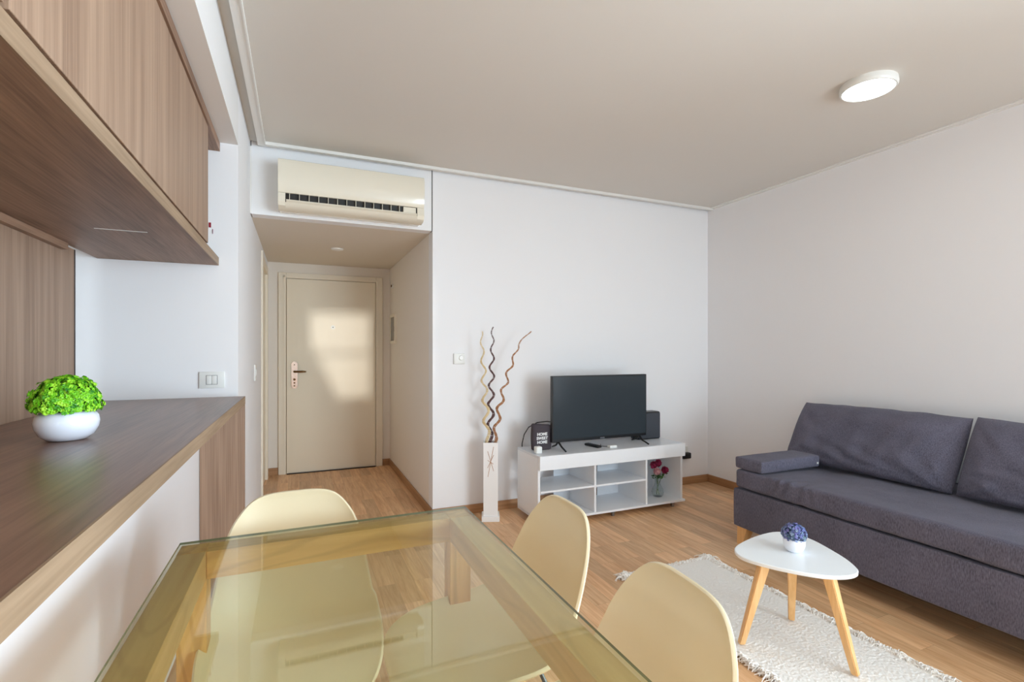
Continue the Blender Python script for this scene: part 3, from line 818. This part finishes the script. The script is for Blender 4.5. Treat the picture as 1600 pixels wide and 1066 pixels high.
# tall square vase with twisted twigs
vx, vy = 1.312, 3.47
t = thing('floor_vase', 'tall slim square white floor vase with crossed twig lines, holding curly twigs', 'vase', (vx, vy, 0))
b = BM(); w0, w1 = .056, .062
def frustum(bm, ha, hb, z0, z1):
    A = [bm.verts.new((vx+sx*ha, vy+sy*ha, z0)) for sx, sy in ((-1, -1), (1, -1), (1, 1), (-1, 1))]
    B_ = [bm.verts.new((vx+sx*hb, vy+sy*hb, z1)) for sx, sy in ((-1, -1), (1, -1), (1, 1), (-1, 1))]
    for k in range(4): bm.faces.new((A[k], A[(k+1) % 4], B_[(k+1) % 4], B_[k]))
    return A, B_
A, B1 = frustum(b, .053, .053, .04, .58); b.faces.new(A[::-1])
A2, B2 = frustum(b, .047, .047, .30, .58)
b.faces.new(A2)
for k in range(4): b.faces.new((B1[k], B1[(k+1) % 4], B2[(k+1) % 4], B2[k]))
obj('body', b, M_vase, t)
b = BM(); box(b, vx-.062, vx+.062, vy-.062, vy+.062, .57, .584); 
b.free()
obj('base', bx(vx-.066, vx+.066, vy-.066, vy+.066, 0, .04, bev=.004), M_vase, t)
b = BM()
for xa, za, xb, zb in ((.022, .551, -.020, .330), (-.022, .518, .022, .372), (.022, .49, -.022, .396), (-.022, .452, .020, .424)):
    tube(b, [(vx+xa, vy-.0540, za), (vx+xb, vy-.0540, zb)], .0016, 6)
obj('twig_lines', b, M_br, t)
t.rotation_euler = (0, 0, math.radians(-20))
def twig(label, m, base, tip, amp, turns, phase, bow=0, thick=.0038, hook=(0, 0, 0)):
    base, tip = Vector(base), Vector(tip); b = BM()
    d = (tip-base); L = d.length; d.normalize(); a1 = Vector((1, 0, 0)); a1 = (a1-d*a1.dot(d)).normalized(); a2 = d.cross(a1)
    for s in range(4):
        pts, rads = [], []
        n = 120
        for i in range(n+1):
            q = i/n
            env = amp*(.55+.45*math.sin(PI*min(1, q*1.2)))*(1 if q < .9 else 1-(q-.9)*3)*min(1, q*5+.05)
            a = 2*PI*turns*(q**1.12)+phase
            p = base+(tip-base)*q+a1*env*math.cos(a)+a2*env*math.sin(a)*.8
            p += a1*bow*math.sin(PI*q)+Vector(hook)*max(0, q-.9)*10
            th = 2*PI*turns*1.1*q+s*PI/2
            sep = .0095*(1-.62*q)
            p += a1*sep*math.cos(th)+a2*sep*math.sin(th)
            pts.append(p); rads.append(thick*(1-.72*q)*(.8+.25*math.sin(s+q*17)))
        tube(b, pts, rads, 6)
    return tag(obj('curly_twig', b, m, smooth=True), label, 'twig', 'curly twigs in the floor vase')
twig('pale cream curly twig, leftmost in the tall white floor vase', M_cream, (vx-.018, vy, .48), (1.250, 3.50, 1.405), .022, 6.0, .3, thick=.0058)
twig('dark brown curly twig standing upright in the tall white floor vase', M_dk, (vx+.0, vy+.016, .48), (1.353, 3.53, 1.44), .022, 6.6, 1.0, thick=.0058)
twig('light brown curly twig leaning right in the tall white floor vase', M_br, (vx+.016, vy-.012, .48), (1.575, 3.46, 1.39), .020, 6.6, 2.0, bow=-.045, thick=.0056, hook=(.06, 0, .02))

# ------------------------------------------------------------------ sofa
FX, SYL, SYR, BX = 2.62, 2.425, .45, 3.60
def wob(amp, sc, seed=0):
    def f(c, n):
        return n*amp*(noise.noise(Vector((c.x*sc+seed, c.y*sc, c.z*sc)))+.4*noise.noise(Vector((c.x*sc*3, c.y*sc*3+seed, c.z*sc*3))))
    return f
t = thing('sofa', 'long charcoal grey fabric sofa on short wooden legs against the right wall', 'sofa', (3.1, 1.45, 0))
obj('base', soft_box(FX, BX, SYR, SYL+.002, .115, .362, .012, .05, wob(.002, 5)), M_fabric, t, smooth=60)
def seatd(c, n):
    o = n*.007*(noise.noise(c*3.5)+.5*noise.noise(c*9)+.25*noise.noise(c*20))
    # shallow pull wrinkles over the front edge
    if c.x < FX+.22:
        e = math.exp(-((c.x-FX-.03)/.10)**2)
        g_ = max(0, 1-abs((c.y-2.03)/.22))
        o += Vector((-1, 0, .6))*(.011*e*g_*(math.sin(c.y*82+c.z*14+5*noise.noise(c*7))+.5*noise.noise(Vector((c.y*30, c.z*8, 2)))))
    if n.z > .5:
        dx = max(0, (c.x-FX-.02)); o += Vector((0, 0, -.016*min(1, dx/.45)))
        g_ = math.exp(-((c.y-1.98-.28*(c.x-FX))/.05)**2)
        o += Vector((0, 0, -.005*g_))
    return o
obj('seat_cushion', soft_box(FX+.006, BX, SYR, SYL-.008, .368, .488, .022, .016, seatd), M_fabric, t, smooth=60)
for x in (FX+.05, BX-.12):
    for y in (SYL-.06, SYR+.08):
        b = BM()
        def ring(z, cx, cy, h): return [b.verts.new((cx+sx*h, cy+sy*h, z)) for sx, sy in ((-1, -1), (1, -1), (1, 1), (-1, 1))]
        sx_ = -1 if x < 3 else 1; sy_ = 1 if y > 1 else -1
        R0 = ring(0, x+sx_*.012, y+sy_*.022, .022); R1 = ring(.118, x, y, .037)
        for k in range(4): b.faces.new((R0[k], R0[(k+1) % 4], R1[(k+1) % 4], R1[k]))
        b.faces.new(R0[::-1]); b.faces.new(R1)
        e = obj('leg', b, M_beech, t); e['label'] = 'short tapered wooden leg'
a_ = soft_box(FX+.012, 3.17, 2.215, 2.425, .491, .568, .014, .02, wob(.003, 8, 3))
o = tag(obj('arm_pad', a_, M_fabric, smooth=60), 'flat charcoal fabric arm pad lying on the far end of the sofa seat', 'cushion')
obj('clip', bx(3.135, 3.149, 2.2125, 2.2155, .512, .524), M_plastic, o)

def cushion(label, y0, y1, seed):
    """big back cushion leaning on the wall: local u along y, v up, thickness t"""
    bm = BM(); nu, nv = 64, 40; Wd = y1-y0; H = .455; T = .135
    grid = {}
    def pt(u, v, side):
        eu = abs(u)**5; ev = abs(v)**4
        th = T*((1-eu)**.5)*((1-ev)**.5)
        pinch = 1-.045*(1-abs(u)**2)*0
        x_ = u*Wd/2*(1+.006*(1-v*v)*abs(u)**3); z_ = v*H/2*(1-.03*(1-u*u))
        cor = math.exp(-(((1-abs(u))/.32)**2+((1-abs(v))/.5)**2))
        wr = 0
        for su in (-1, 1):
            for sv in (-1, 1):
                du, dv = (u-su)*Wd/2, (v-sv)*H/2; r_ = math.hypot(du, dv); an = math.atan2(dv, du)
                wr += .013*math.exp(-(r_/.24)**2)*math.sin(an*12+seed+su*2+sv)*min(1, r_/.05)
        wr += .013*noise.noise(Vector((u*5+seed, v*2.5-u*3, seed)))+.004*noise.noise(Vector((u*16+seed, v*7-u*9, seed)))+.016*noise.noise(Vector((u*1.7, v*1.7, seed+5)))
        wr += .009*math.exp(-((v+.45)/.4)**2)*math.sin((u*1.2+v*1.6)*9+3*noise.noise(Vector((u*3, v*3, seed))))*(1 if u*(-1) > -.2 else .6)
        th2 = th+(wr*(1-eu)*(1-ev) if side > 0 else 0)
        return x_, z_, side*th2*(1.0 if side > 0 else .55)
    lean = math.radians(28); cz = .480; cx = 3.255
    for side in (1, -1):
        for j in range(nv+1):
            for i in range(nu+1):
                # denser sampling towards the borders
                u = math.sin((-1+2*i/nu)*PI/2); v = math.sin((-1+2*j/nv)*PI/2)
                if side == -1 and (i in (0, nu) or j in (0, nv)):
                    grid[(side, i, j)] = grid[(1, i, j)]; continue
                a, zz, th = pt(u, v, side)
                zz += H/2
                sag = (.010*math.sin(u*2.2+seed)+.008*noise.noise(Vector((u*4+seed, 0, 2))))*(zz/H)
                # lean: bottom forward, top back to the wall
                px = cx+zz*math.sin(lean)-th*math.cos(lean)
                pz = cz+zz*math.cos(lean)*1.0-th*math.sin(lean)*-.0+sag
                grid[(side, i, j)] = bm.verts.new((px, (y0+y1)/2-a*1.0, pz))
    for side in (1, -1):
        for j in range(nv):
            for i in range(nu):
                q = [grid[(side, i, j)], grid[(side, i+1, j)], grid[(side, i+1, j+1)], grid[(side, i, j+1)]]
                if side < 0: q.reverse()
                bm.faces.new(q)
    return tag(obj('back_cushion', bm, M_fabric, smooth=80), label, 'cushion', 'sofa back cushions')
cushion('large charcoal fabric back cushion at the far end of the sofa, nearest the television corner', 1.535, 2.53, 1.3)
cushion('charcoal back cushion at the near end of the sofa, cut by the photo edge', .50, 1.515, 4.1)

# ------------------------------------------------------------------ coffee table
ctr = Vector((1.915, 1.452)); CZ = .402
t = thing('coffee_table', 'small white rounded-triangle coffee table on three splayed beech legs', 'table', (ctr.x, ctr.y, 0))
TIPS = [Vector((1.745, 1.545)), Vector((2.075, 1.585)), Vector((1.965, 1.285))]
CTRL = [(1.700, 1.478), (1.697, 1.545), (1.740, 1.602), (1.830, 1.640), (1.960, 1.668), (2.075, 1.668), (2.135, 1.615), (2.140, 1.530), (2.105, 1.415), (2.060, 1.315), (2.000, 1.243), (1.925, 1.232), (1.835, 1.275), (1.755, 1.370)]
def loop_cr(ctrl, n):
    m = len(ctrl); out = []
    for k in range(n):
        x = k*m/n; i = int(x); f = x-i
        P = [Vector(ctrl[(i+d) % m]) for d in (-1, 0, 1, 2)]
        out.append(.5*((2*P[1])+(-P[0]+P[2])*f+(2*P[0]-5*P[1]+4*P[2]-P[3])*f*f+(-P[0]+3*P[1]-3*P[2]+P[3])*f**3))
    return out
b = BM(); P0 = loop_cr(CTRL, 90)
for (z_, off), nx in zip(((CZ-.016, -.004), (CZ-.013, -.0008), (CZ-.003, 0), (CZ, -.003)), range(4)):
    ring = []
    for p in P0:
        d_ = (p-ctr).normalized(); ring.append(b.verts.new((p.x+d_.x*off, p.y+d_.y*off, z_)))
    if nx == 0: first = ring
    else:
        for k in range(len(ring)): b.faces.new((prev[k], prev[(k+1) % 90], ring[(k+1) % 90], ring[k]))
    prev = ring
b.faces.new(first[::-1]); b.faces.new(prev)
obj('tabletop', b, M_tabletop, t, smooth=35)
for (fx, fy), tp in zip(((1.728, 1.556), (2.095, 1.603), (1.965, 1.232)), TIPS):
    f0 = Vector((fx, fy, .014)); d_ = Vector((ctr.x-fx, ctr.y-fy)); d_.normalize()
    top = Vector((fx+d_.x*.10, fy+d_.y*.10, CZ-.016))
    b = BM(); tan = Vector((-d_.y, d_.x)); 
    def sec(c, hw, hd): return [b.verts.new((c.x+tan.x*sx*hw+d_.x*sy*hd, c.y+tan.y*sx*hw+d_.y*sy*hd, c.z)) for sx, sy in ((-1, -1), (1, -1), (1, 1), (-1, 1))]
    A = sec(f0, .013, .012); B_ = sec(top, .021, .020)
    for k in range(4): b.faces.new((A[k], A[(k+1) % 4], B_[(k+1) % 4], B_[k]))
    b.faces.new(A[::-1]); b.faces.new(B_)
    bmesh.ops.bevel(b, geom=list(b.edges), offset=.003, segments=2, affect='EDGES')
    obj('leg', b, M_beech, t, smooth=30)
# little pot with blue blossom
px_, py_ = 1.945, 1.475
t = thing('potted_flowers', 'small white pot with a ball of blue violet blossom on the coffee table', 'plant', (px_, py_, CZ))
b = BM(); lathe(b, [(0, 0), (.024, 0), (.034, .008), (.041, .026), (.043, .046), (.041, .058), (.038, .058), (.038, .045), (0, .045)], px_, py_, CZ, 36)
obj('pot', b, M_mpot, t, smooth=50)
b = BM(); bmesh.ops.create_icosphere(b, subdivisions=3, radius=1, matrix=Matrix.Translation((px_, py_, CZ+.075)) @ Matrix.Diagonal((.043, .043, .036, 1)))
obj('flower_core', b, M_bluecore, t, smooth=True)
def clump(cx, cy, cz, rx, ry, rz, zmin, n, size, pet, seed, lobes=0.0):
    bm = BM(); rnd = random.Random(seed)
    for i in range(n):
        z = 1-(1-zmin)*(i+.5)/n; a = i*2.399963+rnd.uniform(-.3, .3); rr = math.sqrt(max(0, 1-z*z))
        d = Vector((rr*math.cos(a), rr*math.sin(a), z)); k = .93+.13*rnd.random()+lobes*noise.noise(d*3.1+Vector((seed, 0, 0)))
        p = Vector((cx+d.x*rx*k, cy+d.y*ry*k, cz+d.z*rz*k))
        n_ = (d+Vector((rnd.uniform(-.5, .5), rnd.uniform(-.5, .5), rnd.uniform(-.2, .5)))).normalized()
        a1 = n_.orthogonal().normalized(); a2 = n_.cross(a1); a0 = rnd.uniform(0, 6)
        sz = size*rnd.uniform(.75, 1.2)
        cv = bm.verts.new(p-n_*sz*.25)
        for q in range(pet):
            th = a0+2*PI*q/pet; dr = a1*math.cos(th)+a2*math.sin(th); tn = n_.cross(dr)
            v1 = bm.verts.new(p+dr*sz*.55+tn*sz*.42+n_*sz*.05); v2 = bm.verts.new(p+dr*sz*1.0+tn*sz*.2-n_*sz*.1)
            v3 = bm.verts.new(p+dr*sz*1.0-tn*sz*.2-n_*sz*.1); v4 = bm.verts.new(p+dr*sz*.55-tn*sz*.42+n_*sz*.05)
            bm.faces.new((cv, v4, v3, v2, v1))
    return bm
obj('blossom', clump(px_, py_, CZ+.075, .047, .047, .042, -.55, 420, .0052, 4, 3), M_blue, t)['kind'] = 'stuff'

# plant on the counter
cx_, cy_, cz_ = -.575, 1.70, 1.02
t = thing('potted_plant', 'bushy bright green artificial plant in a rounded glossy white pot on the counter', 'plant', (cx_, cy_, cz_))
b = BM(); lathe(b, [(0, 0), (.034, 0), (.044, .003), (.058, .015), (.067, .034), (.069, .050), (.066, .064), (.058, .075), (.050, .079), (.047, .077), (.047, .066), (0, .066)], cx_, cy_, cz_, 56)
obj('pot', b, M_pot, t, smooth=50)
b = BM(); bmesh.ops.create_icosphere(b, subdivisions=3, radius=1, matrix=Matrix.Translation((cx_, cy_, cz_+.105)) @ Matrix.Diagonal((.06, .06, .048, 1)))
obj('leaf_core', b, M_moss, t, smooth=True)
obj('foliage', clump(cx_-.002, cy_, cz_+.103, .071, .071, .066, -.35, 1500, .0060, 5, 9, lobes=.2), M_green, t)['kind'] = 'stuff'

# ------------------------------------------------------------------ rug
RX0, RX1, RY0, RY1 = 1.67, 2.25, .80, 2.285
t = thing('rug', 'shaggy off-white cotton rug with a ragged fringe under the coffee table', 'rug', ((RX0+RX1)/2, (RY0+RY1)/2, 0))
b = BM(); nx_, ny_ = 150, 370; gr = []
for j in range(ny_+1):
    row = []
    for i in range(nx_+1):
        x = RX0+(RX1-RX0)*i/nx_; y = RY0+(RY1-RY0)*j/ny_
        ex = .006*noise.noise(Vector((y*14, x*2, 1))); x += ex*(abs(2*i/nx_-1)**3)*2; y += .006*noise.noise(Vector((x*14, 7, 3)))*(abs(2*j/ny_-1)**6)*1.5
        h = .009+.0030*noise.noise(Vector((x*190, y*150, 0)))+.0018*noise.noise(Vector((x*70, y*90, 3)))
        if i in (0, nx_) or j in (0, ny_): h = .001
        row.append(b.verts.new((x, y, max(.001, h))))
    gr.append(row)
for j in range(ny_):
    for i in range(nx_): b.faces.new((gr[j][i], gr[j][i+1], gr[j+1][i+1], gr[j+1][i]))
obj('pile', b, M_rug, t, smooth=180)
b = BM(); rnd = random.Random(5)
def tuft(x, y, dx, dy, ln, n=5, w_=.0022):
    for k in range(n):
        a = math.atan2(dy, dx)+rnd.gauss(0, .55); l = ln*rnd.uniform(.5, 1.3); c = rnd.uniform(-1.3, 1.3)
        hgt = rnd.uniform(.006, .018); p0 = Vector((x+rnd.gauss(0, .004), y+rnd.gauss(0, .004), .006)); pts = []
        for s in range(5):
            q = s/4; aa = a+c*q
            pts.append(p0+Vector((math.cos(aa)*l*q, math.sin(aa)*l*q, hgt*math.sin(PI*min(1, q*1.05))*.9-.004*q)))
        prev = None
        for s, p in enumerate(pts):
            tn = (pts[min(4, s+1)]-pts[max(0, s-1)]); tn = Vector((-tn.y, tn.x, 0)).normalized()*w_*(1-.5*s/4)
            p.z = max(.0015, p.z); cur = (b.verts.new(p-tn), b.verts.new(p+Vector((0, 0, w_*1.2))), b.verts.new(p+tn))
            if prev:
                for m_ in range(2): b.faces.new((prev[m_], prev[m_+1], cur[m_+1], cur[m_]))
            prev = cur
for side in (RX0, RX1):
    y = RY0
    while y < RY1:
        tuft(side+rnd.uniform(-.006, .004)*(1 if side > 2 else -1), y, (1 if side > 2 else -1), 0, .028+.016*rnd.random(), 5, .0026); y += .0048
for side in (RY0, RY1):
    x = RX0
    while x < RX1:
        tuft(x, side+rnd.uniform(-.006, .004)*(1 if side > 2 else -1), 0, (1 if side > 2 else -1), .017+.008*rnd.random(), 4); x += .006
for cxx, cyy, ddx, ddy in ((RX0, RY1, -1, .5), (RX1, RY1, 1, .6)):
    for k in range(26): tuft(cxx+rnd.gauss(0, .012), cyy+rnd.gauss(0, .012), ddx, ddy, .045, 4, .003)
obj('fringe', b, M_fringe, t)['kind'] = 'stuff'

# drop the helper property
for o in bpy.data.objects:
    if '_o' in o: del o['_o']
